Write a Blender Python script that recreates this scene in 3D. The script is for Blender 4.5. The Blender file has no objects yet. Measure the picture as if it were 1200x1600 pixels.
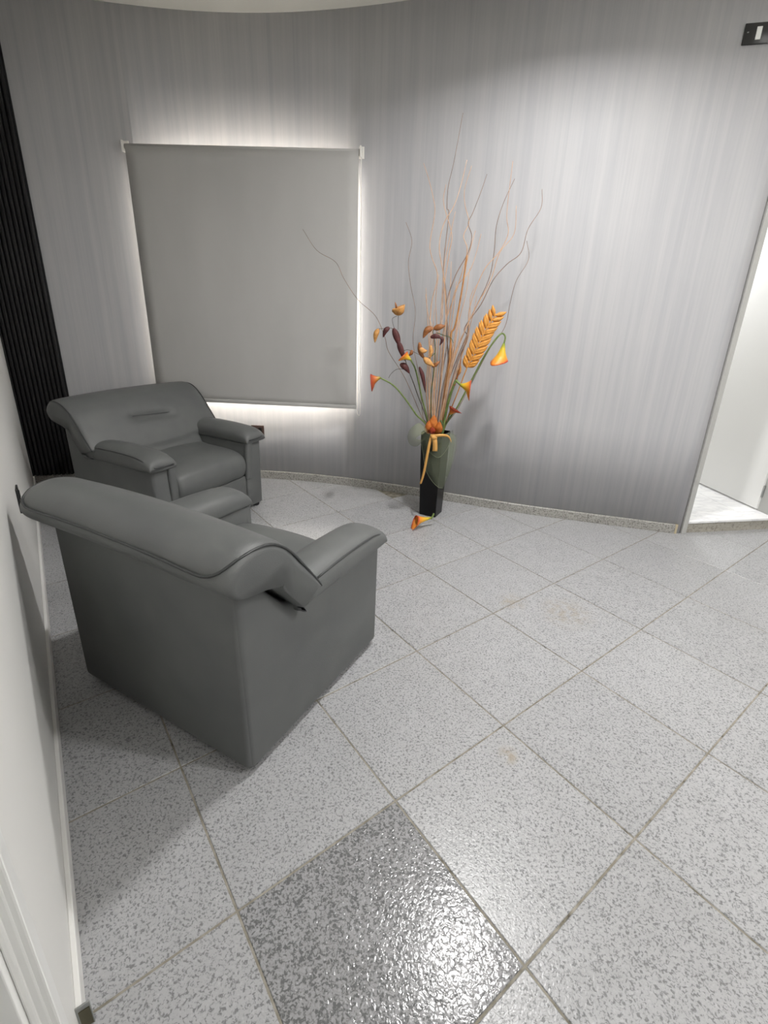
import bpy, bmesh, math, random
from mathutils import Vector, Matrix
random.seed(7)
S = bpy.context.scene
COL = S.collection

# ------------------------------------------------------------------ camera
F_PX, PITCH, ROLL, CAM_H = 766.727, 0.35487, 0.0372, 1.44537
cp, sp, cr, sr = math.cos(PITCH), math.sin(PITCH), math.cos(ROLL), math.sin(ROLL)
right = Vector((1, 0, 0)); up = Vector((0, sp, cp)); fwd = Vector((0, cp, -sp))
right, up = right * cr + up * sr, up * cr - right * sr
cam_data = bpy.data.cameras.new('camera')
cam = bpy.data.objects.new('camera', cam_data); COL.objects.link(cam)
cam.matrix_world = Matrix(((right.x, up.x, -fwd.x, 0), (right.y, up.y, -fwd.y, 0),
                           (right.z, up.z, -fwd.z, CAM_H), (0, 0, 0, 1)))
cam_data.sensor_fit = 'HORIZONTAL'; cam_data.sensor_width = 36.0
cam_data.lens = 36.0 * F_PX / 1200.0
cam_data.shift_x = -13.793 / 1200.0; cam_data.shift_y = -43.529 / 1200.0
cam_data.clip_start = 0.02
S.camera = cam

# ------------------------------------------------------------------ sky, lights, exposure
W = bpy.data.worlds.new('daylight'); S.world = W; W.use_nodes = True
W.node_tree.nodes['Background'].inputs[0].default_value = (1.0, 0.96, 0.90, 1)
W.node_tree.nodes['Background'].inputs[1].default_value = 1.0
S.view_settings.view_transform = 'Standard'; S.view_settings.look = 'None'
S.view_settings.exposure = 0.0; S.view_settings.gamma = 1.0
S.view_settings.use_curve_mapping = False
S.cycles.use_denoising = True
S.cycles.max_bounces = 10; S.cycles.diffuse_bounces = 6
S.cycles.sample_clamp_indirect = 6.0


def area(name, loc, power, size, color=(1, 1, 1), aim=(0, 0, -1), shape='DISK', size_y=None, spread=None):
    L = bpy.data.lights.new(name, 'AREA'); L.energy = power; L.shape = shape; L.size = size; L.color = color
    if size_y: L.size_y = size_y
    if spread: L.spread = spread
    o = bpy.data.objects.new(name, L); COL.objects.link(o); o.location = loc
    o.rotation_euler = Vector(aim).to_track_quat('-Z', 'Y').to_euler()
    return o


LAMP = (0.62, 2.22)
CEIL = 3.13
area('room_lamp', (LAMP[0], LAMP[1], CEIL - 0.035), 44, 0.20, (1.0, 0.988, 0.975), spread=math.radians(152))
area('rear_fill', (2.3, 0.7, CEIL - 0.035), 58, 0.20, (1.0, 0.988, 0.975))  # unseen fill light, added to brighten the lower wall and shaded floor
area('hall_lamp', (2.25, 4.35, 2.55), 24, 0.25, (0.97, 0.98, 1.0))
area('window_daylight', (-1.07, 4.24, 1.52), 330, 1.4, (1.0, 0.94, 0.85), aim=(0.03, -1, 0), shape='RECTANGLE', size_y=1.6)


# ------------------------------------------------------------------ helpers
def tag(o, label=None, cat=None, group=None, kind=None):
    for k, v in (('label', label), ('category', cat), ('group', group), ('kind', kind)):
        if v: o[k] = v
    return o


def link(name, me, mat=None, parent=None, smooth=False):
    o = bpy.data.objects.new(name, me); COL.objects.link(o)
    if mat and not me.materials: me.materials.append(mat)
    if smooth:
        me.polygons.foreach_set('use_smooth', [True] * len(me.polygons))
    if parent: o.parent = parent
    return o


def root(name, loc, rz=0.0, **kw):
    o = bpy.data.objects.new(name, None); COL.objects.link(o)
    o.location = loc; o.rotation_euler = (0, 0, rz); o.empty_display_size = 0.1
    return tag(o, **kw)


def mesh(verts, faces, name='mesh'):
    me = bpy.data.meshes.new(name); me.from_pydata([tuple(v) for v in verts], [], faces); me.update()
    bm = bmesh.new(); bm.from_mesh(me); bmesh.ops.recalc_face_normals(bm, faces=bm.faces); bm.to_mesh(me); bm.free()
    return me


def build(name, vf, mat, parent=None, smooth=False):
    """vf in world or parent space; when the parent is an unrotated root, verts are in world space minus its location"""
    v, f = vf
    return link(name, mesh(v, f, name), mat, parent, smooth)


def join(*parts):
    V, Fc = [], []
    for v, f in parts:
        n = len(V); V += list(v); Fc += [tuple(i + n for i in q) for q in f]
    return V, Fc


def shift(vf, d):
    return [Vector(v) + Vector(d) for v in vf[0]], vf[1]


def bm_out(bm):
    bm.verts.index_update()
    r = [v.co.copy() for v in bm.verts], [tuple(v.index for v in f.verts) for f in bm.faces]
    bm.free(); return r


def box(x0, x1, y0, y1, z0, z1, bev=0.0, seg=2):
    bm = bmesh.new()
    bmesh.ops.create_cube(bm, size=1)
    for v in bm.verts:
        v.co = Vector(((x0 + x1) / 2 + v.co.x * (x1 - x0), (y0 + y1) / 2 + v.co.y * (y1 - y0), (z0 + z1) / 2 + v.co.z * (z1 - z0)))
    if bev: bmesh.ops.bevel(bm, geom=list(bm.edges), offset=bev, segments=seg, profile=0.5, affect='EDGES')
    return bm_out(bm)


def xform(vf, M):
    return [M @ Vector(v) for v in vf[0]], vf[1]


def frame2(o, d):
    """matrix whose x runs along the plan direction d from plan point o"""
    d = Vector((d[0], d[1])).normalized()
    return Matrix(((d.x, -d.y, 0, o[0]), (d.y, d.x, 0, o[1]), (0, 0, 1, 0), (0, 0, 0, 1)))


def prism(poly, axis_len, bev=0.0, seg=2):
    """polygon in (y, z) extruded along x from 0 to axis_len"""
    bm = bmesh.new()
    a = [bm.verts.new((0, p[0], p[1])) for p in poly]; b = [bm.verts.new((axis_len, p[0], p[1])) for p in poly]
    n = len(poly)
    bm.faces.new(a); bm.faces.new(b[::-1])
    for i in range(n): bm.faces.new((a[i], b[i], b[(i + 1) % n], a[(i + 1) % n]))
    bmesh.ops.recalc_face_normals(bm, faces=bm.faces)
    if bev: bmesh.ops.bevel(bm, geom=list(bm.edges), offset=bev, segments=seg, profile=0.5, affect='EDGES')
    return bm_out(bm)


def smooth_path(P, n=5):
    P = [Vector(p) for p in P]
    if len(P) < 3:
        return [P[0].lerp(P[-1], i / n) for i in range(n + 1)]
    Q = [2 * P[0] - P[1]] + P + [2 * P[-1] - P[-2]]
    out = []
    for i in range(len(P) - 1):
        a, b, c, d = Q[i:i + 4]
        for k in range(n):
            t = k / n
            out.append(0.5 * ((2 * b) + (c - a) * t + (2 * a - 5 * b + 4 * c - d) * t * t + (3 * b - a - 3 * c + d) * t ** 3))
    out.append(P[-1])
    return out


def tube(P, r0, r1=None, sides=6, n=5, raw=False, cap=True):
    if r1 is None: r1 = r0
    P = [Vector(p) for p in P] if raw else smooth_path(P, n)
    V, Fc = [], []
    ref = Vector((0.13, 0.97, 0.21))
    N = len(P)
    for i, p in enumerate(P):
        t = (P[min(i + 1, N - 1)] - P[max(i - 1, 0)])
        if t.length < 1e-9: t = Vector((0, 0, 1))
        t.normalize()
        u = t.cross(ref)
        if u.length < 1e-3: u = t.cross(Vector((1, 0, 0)))
        u.normalize(); w = t.cross(u); ref = w.cross(t) * 0.5 + ref * 0.5 if False else ref
        r = r0 + (r1 - r0) * i / (N - 1)
        for k in range(sides):
            a = 2 * math.pi * k / sides
            V.append(p + u * (r * math.cos(a)) + w * (r * math.sin(a)))
    for i in range(N - 1):
        for k in range(sides):
            k2 = (k + 1) % sides
            Fc.append((i * sides + k, i * sides + k2, (i + 1) * sides + k2, (i + 1) * sides + k))
    if cap:
        Fc.append(tuple(range(sides))[::-1]); Fc.append(tuple((N - 1) * sides + k for k in range(sides)))
    return V, Fc


# ------------------------------------------------------------------ materials
def lin(r, g, b):
    f = lambda c: c / 12.92 if c <= 0.04045 else ((c + 0.055) / 1.055) ** 2.4
    return (f(r / 255), f(g / 255), f(b / 255), 1)


class Mat:
    def __init__(s, name, color=(0.5, 0.5, 0.5, 1), rough=0.5, **kw):
        s.m = bpy.data.materials.new(name); s.m.use_nodes = True
        s.nt = s.m.node_tree; s.p = s.nt.nodes['Principled BSDF']
        s.p.inputs['Base Color'].default_value = color; s.p.inputs['Roughness'].default_value = rough
        for k, v in kw.items(): s.p.inputs[k.replace('_', ' ')].default_value = v

    def n(s, t, **kw):
        x = s.nt.nodes.new(t)
        for k, v in kw.items():
            if k in x.inputs: x.inputs[k].default_value = v
            else: setattr(x, k, v)
        return x

    def l(s, a, b): s.nt.links.new(a, b)

    def ramp(s, fac, stops, interp='LINEAR'):
        r = s.n('ShaderNodeValToRGB'); r.color_ramp.interpolation = interp
        e = r.color_ramp.elements
        e[0].position, e[0].color = stops[0]; e[1].position, e[1].color = stops[-1]
        for p, c in stops[1:-1]:
            q = e.new(p); q.color = c
        s.l(fac, r.inputs[0]); return r.outputs[0]

    def noise(s, vec, scale, detail=2, rough=0.5, dist=0.0):
        x = s.n('ShaderNodeTexNoise', Scale=scale, Detail=detail, Roughness=rough, Distortion=dist)
        if vec: s.l(vec, x.inputs['Vector'])
        return x.outputs['Fac']

    def mix(s, fac, a, b, mode='MIX'):
        x = s.n('ShaderNodeMix', data_type='RGBA', blend_type=mode)
        for val, i in ((fac, 0), (a, 6), (b, 7)):
            if hasattr(val, 'links'): s.l(val, x.inputs[i])
            else: x.inputs[i].default_value = val
        return x.outputs[2]

    def pos(s, scale=None):
        g = s.n('ShaderNodeNewGeometry').outputs['Position']
        if scale:
            m = s.n('ShaderNodeMapping'); m.inputs['Scale'].default_value = scale; s.l(g, m.inputs['Vector']); return m.outputs[0]
        return g

    def bump(s, h, strength, dist=0.002):
        b = s.n('ShaderNodeBump', Strength=strength, Distance=dist); s.l(h, b.inputs['Height'])
        s.l(b.outputs[0], s.p.inputs['Normal'])

    def col(s, c): s.l(c, s.p.inputs['Base Color'])


def granite(name, base, dark, mid, rough, bump, spec_scale=105.0, cut=0.40, wet=False, stains=()):
    M = Mat(name, rough=rough)
    ri = M.n('ShaderNodeObjectInfo').outputs['Random']
    add = M.n('ShaderNodeVectorMath', operation='MULTIPLY_ADD')
    M.l(M.pos(), add.inputs[0]); add.inputs[1].default_value = (1, 1, 1)
    cx = M.n('ShaderNodeCombineXYZ'); mul = M.n('ShaderNodeMath', operation='MULTIPLY'); mul.inputs[1].default_value = 37.0
    M.l(ri, mul.inputs[0]); M.l(mul.outputs[0], cx.inputs[2]); M.l(cx.outputs[0], add.inputs[2])
    v = add.outputs[0]
    specks = M.noise(v, spec_scale, 2.5, 0.55, 0.7)
    c1 = M.ramp(specks, [(0.0, dark), (cut - 0.06, dark), (cut, mid), (cut + 0.06, base), (0.62, base), (0.74, tuple(min(1, x * 1.18) for x in base[:3]) + (1,))])
    cloud = M.noise(v, 14, 3)
    c2 = M.mix(1.0, c1, M.ramp(cloud, [(0.3, (0.93, 0.93, 0.925, 1)), (0.7, (1.0, 1.0, 1.0, 1))]), 'MULTIPLY')
    jit = M.n('ShaderNodeMapRange'); M.l(ri, jit.inputs[0]); jit.inputs[3].default_value = 0.95; jit.inputs[4].default_value = 1.02
    jc = M.n('ShaderNodeCombineColor')
    for i in range(3): M.l(jit.outputs[0], jc.inputs[i])
    out = M.mix(1.0, c2, jc.outputs[0], 'MULTIPLY')
    for (sx, sy, sr_, amt) in stains:     # brownish scuffs that belong to the tiles themselves
        d = M.n('ShaderNodeVectorMath', operation='DISTANCE'); M.l(M.pos(), d.inputs[0]); d.inputs[1].default_value = (sx, sy, 0)
        mr = M.n('ShaderNodeMapRange'); M.l(d.outputs['Value'], mr.inputs[0]); mr.inputs[1].default_value = sr_ * 0.3; mr.inputs[2].default_value = sr_; mr.inputs[3].default_value = amt; mr.inputs[4].default_value = 0.0
        mm = M.n('ShaderNodeMath', operation='MULTIPLY'); M.l(mr.outputs[0], mm.inputs[0]); M.l(M.ramp(M.noise(M.pos(), 28, 4), [(0.4, (0, 0, 0, 1)), (0.6, (1, 1, 1, 1))]), mm.inputs[1])
        out = M.mix(mm.outputs[0], out, lin(150, 138, 116))
    M.col(out)
    h = M.noise(v, 85 if wet else 120, 1.0, 0.4, 0.9)
    M.bump(h, bump, 0.002)
    M.p.inputs['Specular IOR Level'].default_value = 0.38 if wet else 0.5
    return M.m


m_tile = granite('granite_tile', lin(172, 172, 174), lin(120, 121, 122), lin(150, 151, 152), 0.30, 0.36, 150.0, 0.43, False, [(0.433, 1.263, 0.045, 0.7), (0.90, 2.12, 0.16, 0.45), (0.646, 2.20, 0.09, 0.5)])
m_tile_wet = granite('granite_tile_polished', lin(154, 154, 156), lin(104, 105, 106), lin(134, 134, 135), 0.17, 0.55, 140.0, 0.48, True)
m_granite = granite('granite_skirting', lin(170, 168, 163), lin(122, 120, 116), lin(150, 148, 143), 0.4, 0.2, 110.0, 0.45)
m_sill = granite('granite_step', lin(170, 166, 156), lin(140, 136, 127), lin(156, 152, 142), 0.45, 0.2, 60.0, 0.42)

M = Mat('grout', lin(140, 135, 122), 0.9)
M.col(M.ramp(M.noise(M.pos(), 30, 3), [(0.26, lin(70, 66, 60)), (0.36, lin(122, 117, 104)), (0.7, lin(160, 155, 144))])); m_grout = M.m

M = Mat('wallpaper', rough=0.62); M.p.inputs['Specular IOR Level'].default_value = 0.3
s1 = M.noise(M.pos((1, 1, 0.012)), 26, 4, 0.6); s2 = M.noise(M.pos((1, 1, 0.03)), 110, 2, 0.5); s3 = M.noise(M.pos((1, 1, 0.25)), 5, 3, 0.5)
c = M.ramp(s1, [(0.25, lin(175, 175, 179)), (0.5, lin(183, 183, 185)), (0.75, lin(191, 190, 191))])
c = M.mix(1.0, c, M.ramp(s2, [(0.3, (0.955, 0.955, 0.96, 1)), (0.7, (1.0, 1.0, 1.0, 1))]), 'MULTIPLY')
c = M.mix(1.0, c, M.ramp(s3, [(0.3, (0.95, 0.95, 0.96, 1)), (0.7, (1.0, 1.0, 1.0, 1))]), 'MULTIPLY')
M.col(c); M.bump(s2, 0.12, 0.001); m_wallpaper = M.m

M = Mat('white_paint', lin(226, 225, 222), 0.55); M.bump(M.noise(M.pos(), 60, 3), 0.08, 0.002); m_white = M.m
M = Mat('ceiling_paint', lin(238, 236, 228), 0.7); M.bump(M.noise(M.pos(), 40, 2), 0.05, 0.002); m_ceiling = M.m
M = Mat('gloss_white', lin(232, 232, 230), 0.3); M.bump(M.noise(M.pos(), 8, 2), 0.03, 0.002); m_gloss = M.m
M = Mat('frame_paint', lin(178, 178, 175), 0.4); M.bump(M.noise(M.pos(), 20, 2), 0.05, 0.002); m_frame = M.m
M = Mat('door_grey', lin(150, 152, 148), 0.5); M.bump(M.noise(M.pos(), 20, 2), 0.05, 0.002); m_doorgrey = M.m
M = Mat('black_slat', lin(17, 17, 18), 0.55); M.bump(M.noise(M.pos((1, 1, 0.05)), 120, 3), 0.15, 0.001); m_slat = M.m
M = Mat('chipped_plaster', lin(190, 178, 150), 0.9); M.bump(M.noise(M.pos(), 200, 3), 0.5, 0.003); m_plaster = M.m

M = Mat('marble', rough=0.2)
mv = M.noise(M.pos((1, 3, 1)), 3.5, 6, 0.6, 1.2)
M.col(M.ramp(mv, [(0.42, lin(238, 238, 238)), (0.5, lin(222, 222, 224)), (0.54, lin(240, 240, 240))])); m_marble = M.m

M = Mat('leatherette', rough=0.48)
lp = M.n('ShaderNodeTexCoord').outputs['Object']
M.col(M.ramp(M.noise(lp, 6, 4), [(0.3, lin(91, 93, 93)), (0.7, lin(100, 102, 101))]))
vr = M.n('ShaderNodeTexVoronoi', Scale=420.0); M.l(lp, vr.inputs['Vector'])
hm = M.n('ShaderNodeMath', operation='MULTIPLY_ADD'); M.l(M.noise(lp, 9, 3), hm.inputs[0]); hm.inputs[1].default_value = 3.0; M.l(vr.outputs['Distance'], hm.inputs[2])
M.bump(hm.outputs[0], 0.12, 0.004); m_leather = M.m
M = Mat('piping_leather', lin(58, 60, 60), 0.45); M.bump(M.noise(M.pos(), 300, 2), 0.1, 0.001); m_piping = M.m
M = Mat('seam_black', lin(30, 30, 32), 0.6); M.bump(M.noise(M.pos(), 300, 2), 0.1, 0.001); m_black = M.m

M = Mat('blind_fabric', rough=0.8)
wv = M.n('ShaderNodeTexWave', Scale=260.0, Distortion=0.3, bands_direction='Z'); M.l(M.pos(), wv.inputs['Vector'])
M.col(M.ramp(M.noise(M.pos((1, 1, 0.3)), 4, 4), [(0.3, lin(178, 177, 175)), (0.7, lin(184, 183, 181))]))
M.bump(wv.outputs['Fac'], 0.08, 0.001); m_blind = M.m
M = Mat('blind_plastic', lin(235, 233, 228), 0.4); m_plastic = M.m
M = Mat('glass_pane', rough=0.02)
tr = M.n('ShaderNodeBsdfTransparent'); gl = M.n('ShaderNodeBsdfGlossy', Roughness=0.02); fr = M.n('ShaderNodeFresnel', IOR=1.5); mx = M.n('ShaderNodeMixShader')
M.l(fr.outputs[0], mx.inputs[0]); M.l(tr.outputs[0], mx.inputs[1]); M.l(gl.outputs[0], mx.inputs[2])
M.l(mx.outputs[0], M.nt.nodes['Material Output'].inputs[0]); m_glass = M.m
M = Mat('outlet_black', lin(34, 34, 34), 0.35); m_outlet = M.m
M = Mat('outlet_brown', lin(72, 54, 48), 0.4); m_outlet_brown = M.m
M = Mat('module_white', lin(240, 242, 238), 0.35); m_module = M.m
M = Mat('olive_metal', lin(92, 88, 66), 0.4, Metallic=0.6); m_olive = M.m
M = Mat('grey_metal', lin(165, 167, 165), 0.35, Metallic=0.8); m_metal = M.m
M = Mat('vase_lacquer', lin(7, 7, 8), 0.25); M.p.inputs['Specular IOR Level'].default_value = 0.3; M.bump(M.noise(M.pos(), 6, 2), 0.02, 0.002); m_vase = M.m
M = Mat('lamp_diffuser', (1, 1, 1, 1), 0.5, Emission_Color=(1, 0.985, 0.96, 1), Emission_Strength=12.0); m_diffuser = M.m


def plant(name, c1, c2, scale=30, rough=0.6):
    M = Mat(name, rough=rough)
    M.col(M.ramp(M.noise(M.pos(), scale, 3), [(0.3, c1), (0.7, c2)])); M.bump(M.noise(M.pos(), 180, 2), 0.3, 0.001)
    return M.m


def graded(name, stops, rough=0.45):
    M = Mat(name, rough=rough)
    a = M.n('ShaderNodeAttribute', attribute_name='grade')
    add = M.n('ShaderNodeMath', operation='MULTIPLY_ADD'); M.l(M.noise(M.pos(), 60, 2), add.inputs[0]); add.inputs[1].default_value = 0.16; M.l(a.outputs['Fac'], add.inputs[2])
    M.col(M.ramp(add.outputs[0], stops)); M.bump(M.noise(M.pos(), 120, 2), 0.2, 0.001)
    return M.m


m_calla = graded('calla_petal', [(0.10, lin(118, 138, 40)), (0.34, lin(206, 180, 44)), (0.70, lin(226, 160, 40)), (0.95, lin(216, 124, 44)), (1.12, lin(190, 72, 44))])
m_calla_red = graded('calla_petal_red', [(0.08, lin(110, 128, 44)), (0.30, lin(186, 138, 44)), (0.55, lin(190, 104, 36)), (1.0, lin(150, 48, 30))])
m_green = plant('green_stem', lin(92, 112, 58), lin(122, 140, 78), 40)
m_green_dark = plant('dark_green_stem', lin(58, 74, 42), lin(84, 100, 56), 40)
m_spadix = plant('spadix', lin(220, 170, 40), lin(236, 190, 70), 200)
m_willow = plant('willow_bark', lin(186, 146, 114), lin(212, 178, 148), 25)
m_willow_grey = plant('willow_bark_grey', lin(112, 100, 92), lin(158, 130, 110), 18)
m_willow_orange = plant('willow_bark_orange', lin(160, 106, 56), lin(190, 138, 84), 25)
m_ear = plant('ear_yellow', lin(200, 134, 50), lin(218, 156, 74), 60)
m_maroon = plant('maroon_leaf', lin(62, 24, 26), lin(88, 38, 36), 50)
m_tan = plant('tan_leaf', lin(170, 116, 56), lin(204, 152, 88), 60)
m_brown = plant('brown_leaf', lin(120, 72, 34), lin(156, 98, 48), 60)
m_wire = plant('dark_wire', lin(70, 62, 58), lin(92, 84, 78), 60)
M = Mat('ribbon_gold', lin(208, 156, 84), 0.6); wv = M.n('ShaderNodeTexWave', Scale=300.0); M.l(M.pos(), wv.inputs['Vector']); M.bump(wv.outputs['Fac'], 0.2, 0.001); m_ribbon = M.m


def sheer(name, color, alpha):
    M = Mat(name, color, 0.7)
    nz = M.noise(M.pos(), 500, 1)
    mr = M.n('ShaderNodeMapRange'); M.l(nz, mr.inputs[0]); mr.inputs[3].default_value = alpha - 0.12; mr.inputs[4].default_value = alpha + 0.12
    M.l(mr.outputs[0], M.p.inputs['Alpha'])
    return M.m


m_organza = sheer('green_organza', lin(122, 130, 106), 0.36)
m_organza_loop = sheer('green_organza_doubled', lin(120, 126, 100), 0.52)
m_orange = plant('orange_petal', lin(168, 82, 26), lin(204, 122, 46), 40)
m_red = plant('red_petal', lin(140, 44, 26), lin(172, 66, 32), 40)
m_organza_hem = sheer('green_organza_hem', lin(150, 156, 132), 0.55)

# ------------------------------------------------------------------ setting
WC = (0.010817348536581664, 0.04730402765125217, -0.08054178980203547, -0.32346527692660354, 3.7288960355780194)


def wall_y(x):
    p = lambda t: (((WC[0] * t + WC[1]) * t + WC[2]) * t + WC[3]) * t + WC[4]
    if x < 1.15: return p(x)
    return p(1.15) + (3.126 - p(1.15)) * (x - 1.15) / (1.987 - 1.15)


def wall_frame(x):
    """point on the curved wall and its plan tangent"""
    t = Vector((0.02, wall_y(x + 0.01) - wall_y(x - 0.01))).normalized()
    return Vector((x, wall_y(x))), t


LW0, LWD = Vector((-0.627, 0.584)), Vector((-0.58966, 0.80765))          # left wall: a point and its direction away from the camera
LWN = Vector((LWD.y, -LWD.x))                                           # into the room
lw = lambda s, off=0.0: LW0 + LWD * s + LWN * off                       # s grows away from the camera
S_CORNER = 3.74
XL, XR = -2.86, 2.02

# floor: mortar bed with each tile a piece of its own
TH, TILE = 0.65996, 0.5
OX, OY = -2.104 * TILE, 1.73247 * TILE
tc, ts = math.cos(TH), math.sin(TH)
floor = build('floor', box(-4.2, 4.6, -2.6, 6.0, -0.12, -0.0025), m_grout); tag(floor, kind='structure')
half = TILE / 2 - 0.0028
tb = box(-half, half, -half, half, -0.02, 0.0, 0.0)
bm = bmesh.new(); tv = [bm.verts.new(v) for v in tb[0]]
for f in tb[1]: bm.faces.new([tv[i] for i in f])
bm.verts.ensure_lookup_table()
top = [e for e in bm.edges if all(v.co.z > -0.001 for v in e.verts)]
bmesh.ops.bevel(bm, geom=top, offset=0.0018, segments=1, affect='EDGES')
tile_me = mesh(*bm_out(bm), 'tile'); tile_me.materials.append(m_tile)
wet_me = tile_me.copy(); wet_me.materials.clear(); wet_me.materials.append(m_tile_wet)


def in_room(p, m):
    x, y = p
    if (Vector(p) - LW0).dot(LWN) < -m: return False
    if x < 2.04 and (x < XL - m or y > wall_y(max(x, XL)) + m): return False
    if x >= 2.04 and y > 3.13 + 0.18 * (x - 2.04) + m: return False
    return x < 3.4 + m and y > -1.1 - m


for i in range(-8, 14):
    for j in range(-8, 14):
        a, b = i + 0.5, -(j + 0.5)
        p = (OX + TILE * (tc * a - ts * b), OY + TILE * (ts * a + tc * b))
        if not in_room(p, 0.22): continue
        wet = (i == 1 and j == 1)
        t = link('tile', wet_me if wet else tile_me, None, floor)
        t.location = (p[0], p[1], random.uniform(-0.0006, 0.0004)); t.rotation_euler = (random.uniform(-5e-4, 5e-4), random.uniform(-5e-4, 5e-4), TH)
        if wet: t['label'] = 'darker, glossier wet-looking granite tile'


def curved_shell(xs, zs, hole, thick, z_front):
    """curved wall with a rectangular opening; xs, zs are station lists, hole = (x0, x1, z0, z1) on the station values"""
    V, Fc = [], []
    idx = {}
    for i, x in enumerate(xs):
        p, t = wall_frame(x); n = Vector((-t.y, t.x))
        for k, z in enumerate(zs):
            idx[i, k, 0] = len(V); V.append((p.x, p.y, z))
            idx[i, k, 1] = len(V); V.append((p.x + n.x * thick, p.y + n.y * thick, z))
    open_ = lambda i, k: hole and hole[0] - 1e-6 <= xs[i] and xs[i + 1] <= hole[1] + 1e-6 and hole[2] - 1e-6 <= zs[k] and zs[k + 1] <= hole[3] + 1e-6
    NX, NZ = len(xs) - 1, len(zs) - 1
    solid = lambda i, k: 0 <= i < NX and 0 <= k < NZ and not open_(i, k)
    for i in range(NX):
        for k in range(NZ):
            if not solid(i, k): continue
            for s in (0, 1): Fc.append((idx[i, k, s], idx[i + 1, k, s], idx[i + 1, k + 1, s], idx[i, k + 1, s]))
            for (di, dk, e) in ((-1, 0, ((i, k), (i, k + 1))), (1, 0, ((i + 1, k), (i + 1, k + 1))), (0, -1, ((i, k), (i + 1, k))), (0, 1, ((i, k + 1), (i + 1, k + 1)))):
                if not solid(i + di, k + dk):
                    (a, b), (c_, d_) = e
                    Fc.append((idx[a, b, 0], idx[c_, d_, 0], idx[c_, d_, 1], idx[a, b, 1]))
    return V, Fc


WIN = (-1.835, -0.345, 0.69, 2.25)
xs = sorted(set([XL, XR - 0.01] + [round(-2.8 + 0.06 * i, 3) for i in range(80) if -2.8 + 0.06 * i < XR - 0.04] + [WIN[0], WIN[1]]))
xs = [x for i, x in enumerate(xs) if i == 0 or x - xs[i - 1] > 0.012 or x in WIN]
wb = build('wall_back', curved_shell(xs, [0.0, WIN[2], WIN[3], CEIL], WIN, 0.14, 0), m_wallpaper, None, True); tag(wb, kind='structure')


def wall_strip(xa, xb, z0, z1, off0, off1, step=0.06, bev_top=0.0):
    n = max(2, int((xb - xa) / step) + 1); V, Fc = [], []
    for i in range(n + 1):
        p, t = wall_frame(xa + (xb - xa) * i / n); nn = Vector((t.y, -t.x))
        for (o, z) in ((off0, z0), (off1, z0), (off1, z1 - bev_top), (off1 - bev_top, z1), (off0, z1)):
            q = p + nn * o; V.append((q.x, q.y, z))
    for i in range(n):
        for k in range(5): Fc.append((i * 5 + k, i * 5 + (k + 1) % 5, i * 5 + 5 + (k + 1) % 5, i * 5 + 5 + k))
    Fc.append((0, 1, 2, 3, 4)); Fc.append(tuple(n * 5 + k for k in (4, 3, 2, 1, 0)))
    return V, Fc


bb = bpy.data.objects.new('baseboard_back', None); COL.objects.link(bb); tag(bb, kind='structure')
joints = [XL + 0.02, -2.2, -1.55, -0.92, -0.34, 0.24, 0.84, 1.42, 1.975]
for a, b in zip(joints, joints[1:]):
    build('skirting_piece', wall_strip(a + 0.001, b - 0.001, 0.0005, 0.066, -0.002, 0.014, bev_top=0.004), m_granite, bb)
build('chipped_end', wall_strip(1.976, 1.990, 0.0005, 0.068, -0.002, 0.011, step=0.01), m_plaster, bb)

# left wall with a door opening beside the camera
S_DOOR0, S_DOOR1 = -1.12, -0.27


def lw_box(s0, s1, o0, o1, z0, z1, bev=0.0):
    return xform(box(s0, s1, -o1, -o0, z0, z1, bev), frame2(LW0, LWD))   # local y runs to the left of LWD, away from the room


wl = build('wall_left', join(lw_box(S_DOOR1, S_CORNER, -0.14, 0, 0, CEIL), lw_box(-2.2, S_DOOR0, -0.14, 0, 0, CEIL), lw_box(S_DOOR0, S_DOOR1, -0.14, 0, 2.12, CEIL)), m_white); tag(wl, kind='structure')
bl = build('baseboard_left', lw_box(-0.035, S_CORNER - 0.02, 0.0, 0.012, 0.0005, 0.07, 0.002), m_white)
build('end_cap_rim', lw_box(-0.039, -0.0352, 0.0, 0.026, 0.004, 0.080, 0.001), m_metal, bl)
build('end_cap', lw_box(-0.0405, -0.0391, 0.004, 0.024, 0.010, 0.066), m_olive, bl); tag(bl, kind='structure')
cas = bpy.data.objects.new('trim_1', None); COL.objects.link(cas); tag(cas, kind='structure')
for nm, s0, s1, o in (('casing_board', -0.272, -0.147, 0.010), ('casing_step', -0.268, -0.205, 0.020), ('casing_bead', -0.266, -0.228, 0.028)):
    build(nm, lw_box(s0, s1, 0.0, o, 0.001, 2.12, 0.003), m_gloss, cas)
build('jamb', lw_box(-0.290, -0.268, -0.139, 0.0, 0.001, 2.12, 0.002), m_gloss, cas)
d2 = bpy.data.objects.new('door_2', None); COL.objects.link(d2); tag(d2, kind='structure')
build('door_leaf', lw_box(S_DOOR0 + 0.01, -0.292, -0.075, -0.035, 0.008, 2.1, 0.003), m_doorgrey, d2)
hd = join(tube([lw(-1.02, -0.035).to_3d() + Vector((0, 0, 1.0)), lw(-1.02, 0.02).to_3d() + Vector((0, 0, 1.0))], 0.009),
          tube([lw(-1.02, 0.018).to_3d() + Vector((0, 0, 1.0)), lw(-0.90, 0.018).to_3d() + Vector((0, 0, 1.0))], 0.008))
build('door_handle', hd, m_metal, d2, True)

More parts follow.
